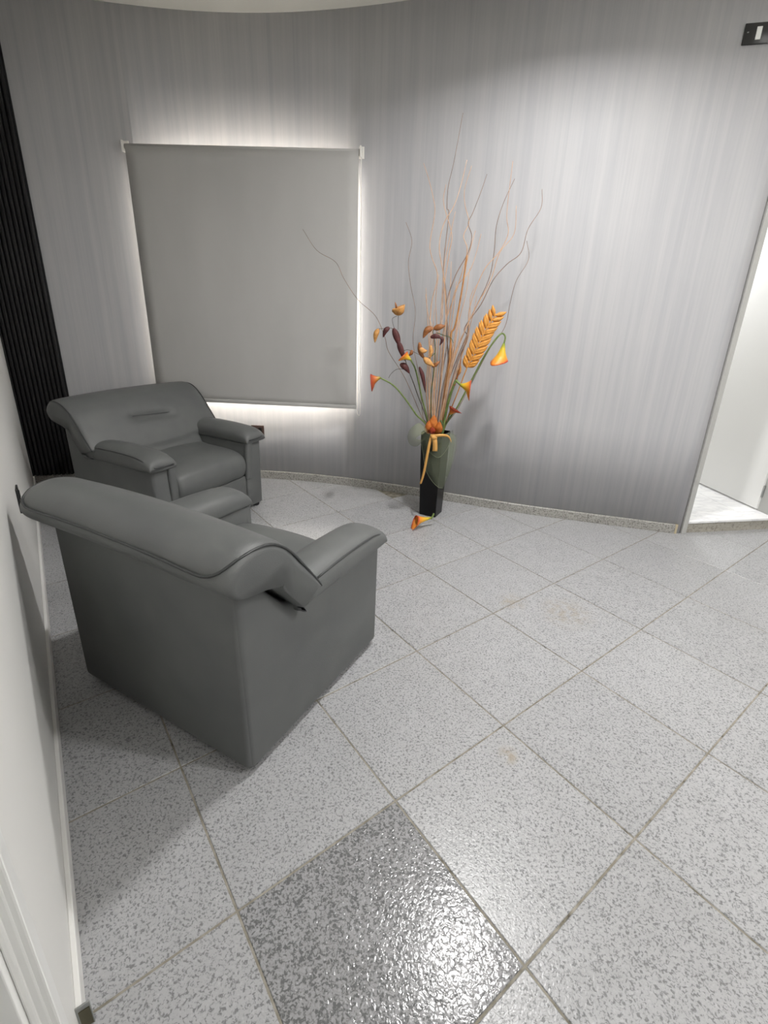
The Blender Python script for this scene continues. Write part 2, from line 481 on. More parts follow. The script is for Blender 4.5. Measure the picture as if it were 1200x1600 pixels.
# walls behind the camera and to the right
C0 = lw(-2.2); C1 = C0 + LWN * 3.55; C2 = Vector((3.75, 3.37))
def plan_wall(name, a, b, mat, z0=0.0, z1=CEIL, thick=0.14):
    d = b - a; o = build(name, xform(box(0, d.length, -thick, 0, z0, z1), frame2(a, d)), mat); tag(o, kind='structure'); return o
plan_wall('wall_front', C0, C1, m_white); plan_wall('wall_right', C1, C2, m_white)
cl = build('ceiling', box(-4.2, 4.6, -2.6, 4.3, CEIL, CEIL + 0.1), m_ceiling); tag(cl, kind='structure')

# door wall on the right: jambs, header, step, hallway beyond
DO, DD = Vector((2.022, 3.128)), Vector((0.9839, 0.1785))
DN = Vector((-DD.y, DD.x))
FD = frame2(DO, DD)
dbox = lambda x0, x1, y0, y1, z0, z1, bev=0.0: xform(box(x0, x1, y0, y1, z0, z1, bev), FD)
DW = 0.735
t2 = bpy.data.objects.new('trim_2', None); COL.objects.link(t2); tag(t2, kind='structure')
build('jamb', dbox(0.0, 0.036, -0.012, 0.15, 0.0005, 2.16, 0.002), m_frame, t2)
build('jamb', dbox(DW, DW + 0.036, -0.012, 0.15, 0.0005, 2.16, 0.002), m_frame, t2)
build('head_jamb', dbox(0.0365, DW - 0.0005, -0.012, 0.15, 2.125, 2.16, 0.002), m_frame, t2)
wr = build('wall_door', join(dbox(0.0, DW + 0.036, 0.0, 0.14, 2.161, CEIL), dbox(DW + 0.037, 1.78, 0.0, 0.14, 0.0, CEIL)), m_white); tag(wr, kind='structure')
st = bpy.data.objects.new('trim_3', None); COL.objects.link(st); tag(st, kind='structure')
build('riser', dbox(0.0365, DW - 0.0005, 0.002, 0.03, 0.0005, 0.072), m_sill, st)
build('threshold_slab', dbox(0.0365, DW - 0.0005, -0.008, 0.15, 0.0725, 0.09, 0.003), m_marble, st)
hall = build('floor_hall', xform(box(0.0, 2.2, 0.1505, 2.4, 0.0, 0.086), FD), m_grout); tag(hall, kind='structure')
for i in range(4):
    for j in range(4):
        build('tile', dbox(0.0 + 0.55 * i + 0.0012, 0.55 + 0.55 * i - 0.0012, 0.1515 + 0.45 * j + 0.0012, 0.6015 + 0.45 * j - 0.0012, 0.08, 0.0885, 0.001), m_marble, hall)
for nm, b in (('wall_hall_back', (-0.1, 2.2, 2.3, 2.4, 0.0, 2.75)), ('wall_hall_left', (-0.1, 0.0, 0.1505, 2.3, 0.0, 2.75)), ('wall_hall_right', (2.1, 2.2, 0.15, 2.3, 0.0, 2.75))):
    tag(build(nm, dbox(*b), m_white), kind='structure')
tag(build('ceiling_hall', dbox(-0.1, 2.2, 0.142, 2.4, 2.76, 2.85), m_ceiling), kind='structure')

d1 = bpy.data.objects.new('door_1', None); COL.objects.link(d1); tag(d1, kind='structure')
HP = Vector((2.706, 3.392)); HD = Vector((-0.19, 0.98))
FL = frame2(HP, HD)
build('door_leaf', xform(box(0.0, 0.68, -0.038, 0.0, 0.100, 2.115, 0.002), FL), m_gloss, d1)
for z in (0.24, 1.1, 1.95):
    hv = join(xform(box(-0.006, 0.0, -0.034, -0.004, z - 0.045, z + 0.045), FL), xform(box(-0.0095, -0.006, -0.062, -0.004, z - 0.045, z + 0.045), FL),
              tube([(HP.x - 0.004, HP.y - 0.012, z - 0.05), (HP.x - 0.004, HP.y - 0.012, z + 0.05)], 0.004) if False else xform(box(-0.012, -0.0005, -0.045, -0.037, z - 0.05, z + 0.05, 0.002), FL))
    build('hinge', hv, m_metal, d1)

# window behind the blind
w1 = bpy.data.objects.new('window_1', None); COL.objects.link(w1); tag(w1, kind='structure')
pa, pb = wall_frame(WIN[0])[0], wall_frame(WIN[1])[0]
ta, tb_ = wall_frame(WIN[0])[1], wall_frame(WIN[1])[1]
pa = pa + Vector((-ta.y, ta.x)) * 0.09; pb = pb + Vector((-tb_.y, tb_.x)) * 0.09
FW = frame2(pa, pb - pa); WL = (pb - pa).length
wbx = lambda *a, bev=0.0: xform(box(*a, bev), FW)
z0, z1 = WIN[2], WIN[3]
build('window_frame', join(wbx(0.002, 0.04, -0.02, 0.03, z0 + 0.002, z1 - 0.002), wbx(WL - 0.04, WL - 0.002, -0.02, 0.03, z0 + 0.002, z1 - 0.002), wbx(0.04, WL - 0.04, -0.02, 0.03, z0 + 0.002, z0 + 0.04),
      wbx(0.04, WL - 0.04, -0.02, 0.03, z1 - 0.04, z1 - 0.002), wbx(WL / 2 - 0.02, WL / 2 + 0.02, -0.02, 0.03, z0 + 0.04, z1 - 0.04)), m_gloss, w1)
build('glass_pane', wbx(0.041, WL / 2 - 0.021, 0.0, 0.005, z0 + 0.041, z1 - 0.041), m_glass, w1)
build('glass_pane', wbx(WL / 2 + 0.021, WL - 0.041, 0.0, 0.005, z0 + 0.041, z1 - 0.041), m_glass, w1)

# black fluted panel on the left end of the curved wall
sl = tag(root('slat_panel', (-2.66, 3.67, 0.07)), label='black fluted wall panel of narrow vertical slats in the left corner', cat='wall panel')
lo = Vector(sl.location)
build('backing', shift(wall_strip(XL + 0.012, -2.497, 0.0705, CEIL - 0.003, 0.001, 0.010, step=0.04), -lo), m_slat, sl)
NS = 12; xa, xb = XL + 0.016, -2.50
for i in range(NS):
    u = xa + (xb - xa) * (i + 0.5) / NS
    p, t = wall_frame(u); w = (xb - xa) / NS * 0.62
    nn = Vector((t.y, -t.x)); q = p + nn * 0.0105
    M4 = frame2(q, t)
    build('slat', shift(xform(box(-w / 2, w / 2, -0.022, 0.0, 0.068, CEIL - 0.004, 0.003, 1), M4), -lo), m_slat, sl)

# ceiling lamps (the light sources themselves); the rear one is an added fill
def lamp_fixture(x, y, label):
    r = tag(root('ceiling_light', (x, y, CEIL - 0.0005)), label=label, cat='lamp', group='round ceiling lamps')
    N = 40; V, Fc = [], []
    for rr, z in ((0.135, 0.0), (0.135, -0.02), (0.118, -0.026), (0.112, -0.012)):
        V += [(rr * math.cos(2 * math.pi * k / N), rr * math.sin(2 * math.pi * k / N), z) for k in range(N)]
    for a in range(3):
        for k in range(N): Fc.append((a * N + k, a * N + (k + 1) % N, (a + 1) * N + (k + 1) % N, (a + 1) * N + k))
    build('rim', (V, Fc), m_gloss, r, True)
    V = [(0.112 * math.cos(2 * math.pi * k / N), 0.112 * math.sin(2 * math.pi * k / N), z) for z in (-0.014, -0.008) for k in range(N)]
    Fc = [tuple(range(N)), tuple(range(2 * N - 1, N - 1, -1))] + [(k, (k + 1) % N, N + (k + 1) % N, N + k) for k in range(N)]
    build('diffuser', (V, Fc), m_diffuser, r)
lamp_fixture(LAMP[0], LAMP[1], 'round white ceiling lamp above the grey armchairs and vase')
lamp_fixture(2.3, 0.7, 'added round white fill lamp on the ceiling, unseen behind the camera on the right')

# ------------------------------------------------------------------ armchair (local: x to the sitter's right, y forward, z up)
def closed_curve(P, n=4):
    P = [Vector((p[0], p[1], 0)) for p in P]; N = len(P); out = []
    for i in range(N):
        a, b, c, d = P[(i - 1) % N], P[i], P[(i + 1) % N], P[(i + 2) % N]
        for k in range(n):
            t = k / n
            q = 0.5 * ((2 * b) + (c - a) * t + (2 * a - 5 * b + 4 * c - d) * t * t + (3 * b - a - 3 * c + d) * t ** 3)
            out.append((q.x, q.y))
    return out


BACK = [(0.000, 0.41), (-0.030, 0.50), (-0.085, 0.59), (-0.150, 0.68), (-0.215, 0.760), (-0.280, 0.808), (-0.350, 0.826), (-0.415, 0.815), (-0.458, 0.784),
        (-0.472, 0.748), (-0.450, 0.709), (-0.405, 0.696), (-0.350, 0.686), (-0.290, 0.655), (-0.225, 0.590), (-0.150, 0.500), (-0.100, 0.41)]


def back_pad():
    prof = closed_curve(BACK, 6); n = len(prof)
    cyy = sum(p[0] for p in prof) / n; czz = sum(p[1] for p in prof) / n
    W2 = 0.490
    st = [-W2, -W2 + 0.004, -W2 + 0.012, -W2 + 0.026, -W2 + 0.045] + [-0.42 + 0.84 * k / 34 for k in range(35)] + [W2 - 0.045, W2 - 0.026, W2 - 0.012, W2 - 0.004, W2]
    V = []
    for x in st:
        e = (W2 - abs(x)) / 0.045
        ins = 0.0 if e >= 1 else 0.034 * (1 - math.sqrt(max(0, 1 - (1 - e) ** 2)))
        arch = 0.014 * (1 - (x / W2) ** 2)
        for (y, z) in prof:
            dy, dz = y - cyy, z - czz; L = math.hypot(dy, dz) or 1
            yy, zz = y - dy / L * ins, z - dz / L * ins
            zz += arch * max(0, min(1, (z - 0.5) / 0.3))
            cut = (y + 0.105) * 0.63 - (z - 0.485) * 0.77   # past this slanted end the pad is narrower, between the arms
            f = max(0.0, min(1.0, cut / 0.022 + 0.5)); xx = x * (1 - f + f * 0.286 / W2)
            front = (y > -0.26 and z > 0.5 and y + 0.72 * (z - 0.68) > -0.18)
            if front:
                g = math.exp(-((z - 0.675 - 0.05 * x) / 0.020) ** 2) / (1 + math.exp((abs(x) - 0.15) / 0.02))
                bulge = 0.018 * max(0, 1 - (x / 0.45) ** 2) * math.sin(min(1, max(0, (z - 0.42) / 0.42)) * math.pi)
                yy += -0.030 * g * 0.8 + bulge; zz += -0.030 * g * 0.5
            V.append((xx, yy, zz))
    Fc = []
    for i in range(len(st) - 1):
        for k in range(n): Fc.append((i * n + k, i * n + (k + 1) % n, (i + 1) * n + (k + 1) % n, (i + 1) * n + k))
    Fc.append(tuple(range(n))); Fc.append(tuple((len(st) - 1) * n + k for k in range(n))[::-1])
    return V, Fc


def arm_pad(s):
    """s = +1 sitter's right. cross-section in x-z swept forward, the front end rolls down"""
    sec = [(0.290, 0.498), (0.282, 0.515), (0.283, 0.545), (0.300, 0.572), (0.34, 0.588), (0.39, 0.592), (0.432, 0.585), (0.460, 0.568), (0.470, 0.545), (0.471, 0.515), (0.462, 0.500), (0.44, 0.497), (0.36, 0.497)]
    sec = [(p[0], p[1]) for p in sec]
    P = closed_curve(sec, 2); n = len(P)
    ys = [-0.16, -0.08, 0.0, 0.08, 0.16, 0.24, 0.30, 0.335, 0.36, 0.38, 0.395, 0.406, 0.412, 0.414]
    V = []
    for y in ys:
        f = max(0, (y - 0.30) / 0.114); drop = 0.062 * (1 - math.sqrt(max(0, 1 - f * f)))
        rise = 0.012 * math.sin(max(0, min(1, (y + 0.16) / 0.5)) * math.pi)
        for (x, z) in P:
            zz = z
            if z > 0.5: zz = z + (rise - drop) * (z - 0.497) / 0.095
            xx = 0.38 + (x - 0.38) * (1 - 0.06 * f * f)
            V.append((s * xx, y, zz))
    Fc = []
    for i in range(len(ys) - 1):
        for k in range(n): Fc.append((i * n + k, i * n + (k + 1) % n, (i + 1) * n + (k + 1) % n, (i + 1) * n + k))
    Fc.append(tuple(range(n))); Fc.append(tuple((len(ys) - 1) * n + k for k in range(n))[::-1])
    return V, Fc


def seat_cushion():
    nx, ny = 14, 16; V, Fc = [], []
    prof = [(-0.13, 0.25), (0.30, 0.25), (0.372, 0.262), (0.400, 0.300), (0.408, 0.345), (0.396, 0.392), (0.36, 0.424), (0.30, 0.440), (0.20, 0.448), (0.05, 0.450), (-0.13, 0.445)]
    P = closed_curve(prof, 3); n = len(P)
    st = [-0.284, -0.281, -0.272, -0.255] + [-0.22 + 0.44 * k / 10 for k in range(11)] + [0.255, 0.272, 0.281, 0.284]
    for x in st:
        e = min(1, (0.284 - abs(x)) / 0.03); ins = 0.022 * (1 - math.sqrt(1 - (1 - e) ** 2))
        for (y, z) in P:
            dy, dz = y - 0.13, z - 0.35; L = math.hypot(dy, dz)
            dome = 0.016 * (1 - (x / 0.284) ** 2) if z > 0.38 else 0
            V.append((x, y - dy / L * ins + (0.010 * (1 - (x / 0.284) ** 2) if y > 0.37 else 0), z - dz / L * ins + dome))
    for i in range(len(st) - 1):
        for k in range(n): Fc.append((i * n + k, i * n + (k + 1) % n, (i + 1) * n + (k + 1) % n, (i + 1) * n + k))
    Fc.append(tuple(range(n))); Fc.append(tuple((len(st) - 1) * n + k for k in range(n))[::-1])
    return V, Fc


def armchair(loc, rz, label):
    c = tag(root('armchair', loc, rz), label=label, cat='armchair', group='grey leatherette armchairs')
    side = [(-0.388, 0.020), (0.388, 0.020), (0.392, 0.50), (-0.10, 0.505), (-0.20, 0.54), (-0.30, 0.655), (-0.36, 0.70), (-0.395, 0.70)]
    for s in (1, -1):
        v, f = prism(side, 0.147, 0.016, 3)
        v = [Vector((s * (0.290 + p.x), p.y, p.z)) for p in v]
        v = [Vector((p.x + (0.008 * s * math.sin(min(1, max(0, (p.z - 0.045) / 0.5)) * math.pi) if abs(p.x) > 0.43 else 0), p.y, p.z)) for p in v]
        build('side_panel', (v, f), m_leather, c, True)
    bk = box(-0.432, 0.432, -0.397, -0.33, 0.022, 0.70, 0.016, 3)
    build('back_panel', bk, m_leather, c, True)
    build('front_rail', box(-0.289, 0.289, 0.31, 0.384, 0.022, 0.262, 0.012, 2), m_leather, c, True)
    build('seat_base', box(-0.289, 0.289, -0.33, 0.31, 0.10, 0.245), m_black, c)
    build('seat_cushion', seat_cushion(), m_leather, c, True)
    b = build('backrest', back_pad(), m_leather, c, True)
    # piping round the back cushion's cover: along the rear of the roll, over both ends, down the front edges
    def bp(x, y, z, o=0.0):
        arch = 0.014 * (1 - (x / 0.498) ** 2) * max(0, min(1, (z - 0.5) / 0.3)); return Vector((x, y, z + arch))
    rear = [bp(x, -0.4755 + 0.004 * (1 - (x / 0.36) ** 2), 0.764) for x in (-0.38, -0.25, -0.12, 0, 0.12, 0.25, 0.38)]
    endR = [bp(0.425, -0.472, 0.770), bp(0.456, -0.456, 0.786), bp(0.474, -0.415, 0.807), bp(0.482, -0.35, 0.815), bp(0.483, -0.285, 0.800), bp(0.483, -0.222, 0.753), bp(0.483, -0.160, 0.678), bp(0.483, -0.095, 0.592), bp(0.481, -0.066, 0.552)]
    endL = [Vector((-p.x, p.y, p.z)) for p in endR]
    build('piping', tube(endL[::-1] + rear + endR, 0.0042, sides=6, n=4), m_piping, b, True)
    tk = [Vector((x, -0.148 + 0.018 * (1 - (x / 0.45) ** 2) * 0.95 - 0.012, 0.685 + 0.012 * (x / 0.16))) for x in (-0.14, -0.07, 0, 0.07, 0.14)]
    build('tuck_seam', tube(tk, 0.0022, sides=5, n=3), m_piping, b, True)
    for s in (1, -1):
        a = build('armrest', arm_pad(s), m_leather, c, True)
        pp = [Vector((s * x, y, z)) for x, y, z in ((0.461, -0.06, 0.571), (0.461, 0.06, 0.576), (0.461, 0.18, 0.577), (0.461, 0.28, 0.573), (0.460, 0.335, 0.564), (0.456, 0.375, 0.550), (0.445, 0.404, 0.533), (0.420, 0.417, 0.522), (0.36, 0.418, 0.520), (0.31, 0.417, 0.519))]
        build('piping', tube(pp, 0.0040, sides=6, n=4), m_piping, a, True)
        fs = box(0.292, 0.346, 0.372, 0.414, 0.235, 0.512, 0.014, 3)
        fs = [Vector((s * (p.x - 0.012 * (0.53 - p.z) / 0.3), p.y - 0.014 * (0.53 - p.z) / 0.3, p.z)) for p in fs[0]], fs[1]
        build('front_strip', fs, m_leather, a, True)
    for sx in (-1, 1):
        for sy in (-1, 1):
            x, y = sx * 0.395, sy * 0.352
            N = 12; V, Fc = [], []
            for z, r in ((0.0005, 0.024), (0.004, 0.027), (0.030, 0.030)):
                V += [(x + r * math.cos(2 * math.pi * k / N), y + r * math.sin(2 * math.pi * k / N), z) for k in range(N)]
            for a2 in range(2):
                for k in range(N): Fc.append((a2 * N + k, a2 * N + (k + 1) % N, (a2 + 1) * N + (k + 1) % N, (a2 + 1) * N + k))
            Fc.append(tuple(range(N))[::-1]); Fc.append(tuple(2 * N + k for k in range(N)))
            build('foot', (V, Fc), m_black, c)
    return c


near = armchair((-0.620, 1.699, 0), -0.4861, 'grey leatherette armchair seen from behind, nearest to the camera')
# the second chair: the same pieces copied one by one
def copy_tree(o, parent=None):
    q = o.copy(); COL.objects.link(q)
    if parent: q.parent = parent
    for ch in list(o.children): copy_tree(ch, q)
    return q
far = copy_tree(near)
far.location = (-1.508, 3.168, 0); far.rotation_euler = (0, 0, 4.239)
far['label'] = 'grey leatherette armchair facing right, standing before the window blind'

# ------------------------------------------------------------------ roller blind
BA, BB = Vector((-1.878, 3.840)), Vector((-0.291, 3.768))
bd = (BB - BA).normalized(); BL = (BB - BA).length
FB = frame2(BA, bd)
rb = tag(root('roller_blind', (BA.x, BA.y, 0), math.atan2(bd.y, bd.x)), label='light grey roller blind pulled down over the bright window', cat='blind')
ZT, ZB = 2.379, 0.667
V, Fc = [], []
N = 30
for k in range(N + 1):
    z = ZT - 0.02 - (ZT - 0.02 - ZB) * k / N
    for i in range(21):
        u = 0.012 + (BL - 0.024) * i / 20
        wob = 0.0025 * math.sin(u * 5 + z * 2) * (1 - abs(2 * k / N - 1))
        V.append((u, -0.020 + wob, z)); 
for k in range(N):
    for i in range(20): a = k * 21 + i; Fc.append((a, a + 1, a + 22, a + 21))
n0 = len(V); V2 = V + [(v[0], v[1] + 0.0012, v[2]) for v in V]; F2 = Fc + [tuple(q + n0 for q in f[::-1]) for f in Fc]
ring = [i for i in range(21)] + [k * 21 + 20 for k in range(1, N + 1)] + [N * 21 + i for i in range(19, -1, -1)] + [k * 21 for k in range(N - 1, 0, -1)]
for a, b in zip(ring, ring[1:] + ring[:1]): F2.append((a, b, b + n0, a + n0))
build('fabric', (V2, F2), m_blind, rb, True)
build('roller', tube([(0.006, 0.0, ZT - 0.022), (BL - 0.006, 0.0, ZT - 0.022)], 0.0195, sides=20, n=2, raw=True), m_blind, rb, True)
build('bottom_bar', box(0.010, BL - 0.010, -0.026, -0.013, ZB - 0.004, ZB + 0.024, 0.005, 2), m_blind, rb, True)
for x0, x1, sgn in ((-0.008, 0.004, 0), (BL - 0.004, BL + 0.008, 1)):
    wall_gap = 0.047 if sgn else 0.041
    br = join(box(x0, x1, -0.030, 0.029, ZT - 0.055, ZT + 0.012, 0.003), box(x0, x1, 0.028, wall_gap - 0.012, ZT - 0.012, ZT + 0.010, 0.002), box(x0 - 0.012, x1 + 0.012, wall_gap - 0.014, wall_gap - 0.008, ZT - 0.05, ZT + 0.02, 0.002))
    build('bracket', br, m_plastic, rb)
chain = []
xc = BL + 0.014
for k in range(0, 41): chain.append((xc - 0.008 + 0.012 * (k / 40), -0.020, ZT - 0.03 - (ZT - 0.03 - 0.64) * k / 40))
for a in range(1, 8):
    th = math.pi * a / 7; chain.append((xc + 0.004 - 0.013 + 0.013 * math.cos(th), -0.004 - 0.016 * math.cos(th), 0.64 - 0.03 * math.sin(th)))
for k in range(0, 41): chain.append((xc - 0.022 + 0.012 * (k / 40), 0.012, 0.64 + (ZT - 0.03 - 0.64) * k / 40))
build('bead_chain', tube(chain, 0.0030, sides=6, raw=True), m_plastic, rb, True)

# ------------------------------------------------------------------ outlets and the switch plate
def plate(name, o2, d2_, zc, w, h, mat, label, cat, modules, th_=0.009, extra=None):
    """o2: plan point on the wall, d2_: plan direction to the viewer's right along the wall"""
    r = tag(root(name, (o2[0], o2[1], zc), math.atan2(d2_[1], d2_[0])), label=label, cat=cat)
    build('cover', box(-w / 2, w / 2, -th_, -0.0006, -h / 2, h / 2, 0.003, 2), mat, r, True)
    for (x, z, mw, mh, mm, nm) in modules:
        build(nm, box(x - mw / 2, x + mw / 2, -th_ - 0.003, -th_ + 0.002, z - mh / 2, z + mh / 2, 0.0015, 2), mm, r)
    return r
p, t = wall_frame(1.782)
plate('switch_plate', p, t, 2.797, 0.135, 0.090, m_outlet, 'black plate with a white module, high on the grey wall at upper right', 'wall plate',
      [(0.0, 0.0, 0.024, 0.054, m_module, 'module'), (-0.05, 0.006, 0.008, 0.005, m_metal, 'screw'), (0.05, 0.006, 0.008, 0.005, m_metal, 'screw')])
p, t = wall_frame(-1.13)
plate('wall_outlet', p, t, 0.418, 0.105, 0.080, m_outlet_brown, 'dark brown wall outlet below the blind, behind an armchair arm', 'outlet',
      [(-0.018, 0.0, 0.030, 0.046, m_outlet, 'module'), (0.022, 0.0, 0.030, 0.046, m_outlet, 'module')])
p = lw(1.722)
plate('wall_outlet', p, LWD, 0.578, 0.075, 0.112, m_outlet, 'black wall outlet on the white left wall', 'outlet', [(0, 0.02, 0.045, 0.03, m_outlet, 'module'), (0, -0.02, 0.045, 0.03, m_outlet_brown, 'module')])

# ------------------------------------------------------------------ vase
VC, VR = Vector((0.285, 3.320)), -0.470
vz = tag(root('vase', (VC.x, VC.y, 0), VR), label='tall square black vase holding dried branches by the curved wall', cat='vase')
V, Fc = [], []
def sq(h_, z, r=0.006):
    out = []
    for (sx, sy, a0) in ((1, 1, 0), (-1, 1, 90), (-1, -1, 180), (1, -1, 270)):
        for k in range(3):
            a = math.radians(a0 + 45 * k); out.append((sx * (h_ - r) + r * math.cos(a), sy * (h_ - r) + r * math.sin(a), z))
    return out
rings = [sq(0.062, 0.0005), sq(0.064, 0.004), sq(0.0715, 0.30), sq(0.079, 0.612), sq(0.077, 0.616), sq(0.073, 0.614), sq(0.062, 0.10)]
for r_ in rings: V += r_
for a in range(len(rings) - 1):
    for k in range(12): Fc.append((a * 12 + k, a * 12 + (k + 1) % 12, (a + 1) * 12 + (k + 1) % 12, (a + 1) * 12 + k))
Fc.append(tuple(range(12))[::-1]); Fc.append(tuple((len(rings) - 1) * 12 + k for k in range(12)))
build('vase_body', (V, Fc), m_vase, vz)


def rooted(name, base, **kw): return tag(root(name, base), **kw)


def add(name, vf, mat, rt, parent=None, smooth=True):
    return build(name, shift(vf, -Vector(rt.location)), mat, parent or rt, smooth)


def into_vase(P):
    """continue a stem's lower end (last point) down inside the vase"""
    e = Vector(P[0]); b = Vector((VC.x + (e.x - VC.x) * 0.35, VC.y + (e.y - VC.y) * 0.35, 0.16))
    m = Vector((VC.x + max(-0.045, min(0.045, e.x - VC.x)), VC.y + max(-0.045, min(0.045, e.y - VC.y)), min(e.z, 0.60)))
    return [b, m] + [Vector(p) for p in P[1:]]


def spathe(base, tip, lip, R, mat, rt, parent=None, name='bloom', tail=0.2, L_short=0.70):
    """calla flower: a rolled funnel from base towards tip, its long lip on the side of `lip`"""
    base, tip, lip = Vector(base), Vector(tip), Vector(lip)
    ax = (tip - base); L = ax.length; ax.normalize()
    side = lip - base; side = side - ax * side.dot(ax); side.normalize(); w = ax.cross(side)
    n, m = 12, 20; V, Fc, G = [], [], []
    for i in range(n + 1):
        u = i / n
        for k in range(m):
            th = 2 * math.pi * k / m; cth = (1 + math.cos(th)) / 2
            ln = L * (L_short + (1 - L_short) * cth ** 1.3)
            r = R * (0.12 + 0.42 * u ** 0.9 + 0.46 * u ** 2.6)
            flare = R * 0.9 * max(0, u - 0.7) / 0.3 * cth ** 3
            p = base + ax * (ln * u) + side * (math.cos(th) * r + flare * 0.55) + w * (math.sin(th) * r * (1.0 - 0.25 * u * cth ** 4))
            p += ax * (tail * R * max(0, u - 0.8) / 0.2 * cth ** 4)
            V.append(p); G.append(u * 0.9 + 0.10 * (1 - cth) * u)
    for i in range(n):
        for k in range(m): Fc.append((i * m + k, i * m + (k + 1) % m, (i + 1) * m + (k + 1) % m, (i + 1) * m + k))
    o = add(name, (V, Fc), mat, rt, parent)
    at = o.data.attributes.new('grade', 'FLOAT', 'POINT'); at.data.foreach_set('value', G)
    sd = o.modifiers.new('thickness', 'SOLIDIFY'); sd.thickness = 0.0016; sd.offset = 0
    sp_ = tube([base + ax * (L * 0.12), base + ax * (L * 0.42), base + ax * (L * 0.62) + side * R * 0.1], R * 0.10, R * 0.05, sides=6, n=3)
    v, f = shift(sp_, -Vector(rt.location)); build('spadix', (v, f), m_spadix, o, True)
    return o


def leaf(P, width, mat, rt, parent=None, name='leaf', facing=(0, -1, 0.2), cup=0.35, thick=0.0012):
    Q = smooth_path(P, 6); n = len(Q) - 1; V, Fc = [], []
    fv = Vector(facing).normalized()
    for i, p in enumerate(Q):
        t = (Q[min(i + 1, n)] - Q[max(i - 1, 0)]).normalized(); s_ = t.cross(fv).normalized(); nn = s_.cross(t).normalized()
        u = i / n; w = width * (math.sin(math.pi * min(1, 0.04 + 0.96 * u) ** 0.8) ** 0.8 if u < 1 else 0.0) + 0.0006
        for a in (-1, -0.5, 0, 0.5, 1): V.append(p + s_ * (w * a / 2) - nn * (cup * w * (0.5 * a * a)))
    for i in range(n):
        for k in range(4): Fc.append((i * 5 + k, i * 5 + k + 1, (i + 1) * 5 + k + 1, (i + 1) * 5 + k))
    o = add(name, (V, Fc), mat, rt, parent)
    sd = o.modifiers.new('thickness', 'SOLIDIFY'); sd.thickness = thick; sd.offset = 0
    return o


def calla(label, stem, ax, lip, R, mat=m_calla, stem_mat=m_green, r=0.006, group='calla lilies in the vase'):
    rt = rooted('calla_lily', (VC.x, VC.y, 0.16), label=label, cat='flower', group=group)
    P = into_vase(stem)
    st_ = add('stem', tube(P, r, r * 0.85, sides=8, n=6), stem_mat, rt)
    spathe(ax[0], ax[1], lip, R, mat, rt)
    return rt


calla('orange calla lily arching far left on a green stem', [(0.206, 3.3, 0.626), (0.139, 3.27, 0.741), (0.058, 3.23, 0.854), (-0.019, 3.2, 0.94), (-0.107, 3.18, 0.99)],
      [(-0.104, 3.18, 0.991), (-0.172, 3.18, 0.962)], (-0.160, 3.15, 0.90), 0.044, m_calla_red)
calla('drooping yellow calla lily on a bent stem, rightmost in the vase', [(0.350, 3.31, 0.629), (0.416, 3.28, 0.804), (0.483, 3.25, 0.971), (0.546, 3.22, 1.13), (0.602, 3.2, 1.241), (0.642, 3.2, 1.286), (0.667, 3.2, 1.267), (0.664, 3.2, 1.224)],
      [(0.664, 3.2, 1.228), (0.644, 3.195, 1.095)], (0.594, 3.14, 1.10), 0.052)
rt = calla('yellow-orange calla lily facing right on a thick green stalk', [(0.326, 3.29, 0.633), (0.345, 3.24, 0.831), (0.376, 3.2, 0.975), (0.392, 3.19, 0.978), (0.409, 3.185, 0.964)],
           [(0.407, 3.185, 0.964), (0.485, 3.17, 0.940)], (0.478, 3.14, 0.86), 0.052, m_calla, m_green, 0.009)
add('stalk', tube([(0.372, 3.205, 0.955), (0.386, 3.195, 1.01), (0.396, 3.18, 1.064), (0.401, 3.18, 1.128)], 0.0088, 0.0022, sides=7), m_brown, rt)
leaf([(0.388, 3.19, 1.02), (0.397, 3.18, 1.05), (0.402, 3.175, 1.085)], 0.022, m_tan, rt)
calla('small orange calla lily low on the right, above the vase rim', [(0.338, 3.3, 0.631), (0.357, 3.27, 0.717), (0.364, 3.25, 0.765)], [(0.360, 3.245, 0.752), (0.398, 3.235, 0.802)], (0.425, 3.2, 0.77), 0.040, m_calla_red, m_green_dark, 0.003)
calla('orange calla lily tilted left behind the maroon leaves', [(0.218, 3.32, 0.621), (0.171, 3.3, 0.856), (0.124, 3.27, 1.027), (0.083, 3.24, 1.106)], [(0.088, 3.24, 1.101), (0.030, 3.24, 1.130)], (0.026, 3.2, 1.09), 0.036)
rt = rooted('orange_bloom', (VC.x, VC.y, 0.16), label='short deep orange bloom sitting in the vase mouth', cat='flower')
add('stem', tube(into_vase([(0.262, 3.29, 0.60), (0.262, 3.275, 0.63), (0.260, 3.262, 0.66)]), 0.006, 0.006, sides=7), m_green_dark, rt)
for P, w, mm in (([(0.262, 3.262, 0.612), (0.256, 3.235, 0.670), (0.262, 3.245, 0.748)], 0.082, m_orange), ([(0.250, 3.258, 0.610), (0.228, 3.228, 0.655), (0.226, 3.232, 0.712)], 0.056, m_orange),
                 ([(0.274, 3.256, 0.610), (0.294, 3.226, 0.655), (0.298, 3.230, 0.708)], 0.056, m_orange), ([(0.258, 3.250, 0.606), (0.252, 3.218, 0.638), (0.250, 3.212, 0.672)], 0.050, m_red)):
    leaf(P, w, mm, rt, name='petal', cup=0.6, thick=0.0018)
leaf([(0.285, 3.265, 0.62), (0.306, 3.25, 0.67), (0.312, 3.25, 0.715)], 0.045, m_green_dark, rt)
leaf([(0.235, 3.27, 0.61), (0.222, 3.25, 0.65), (0.226, 3.24, 0.70)], 0.04, m_brown, rt)

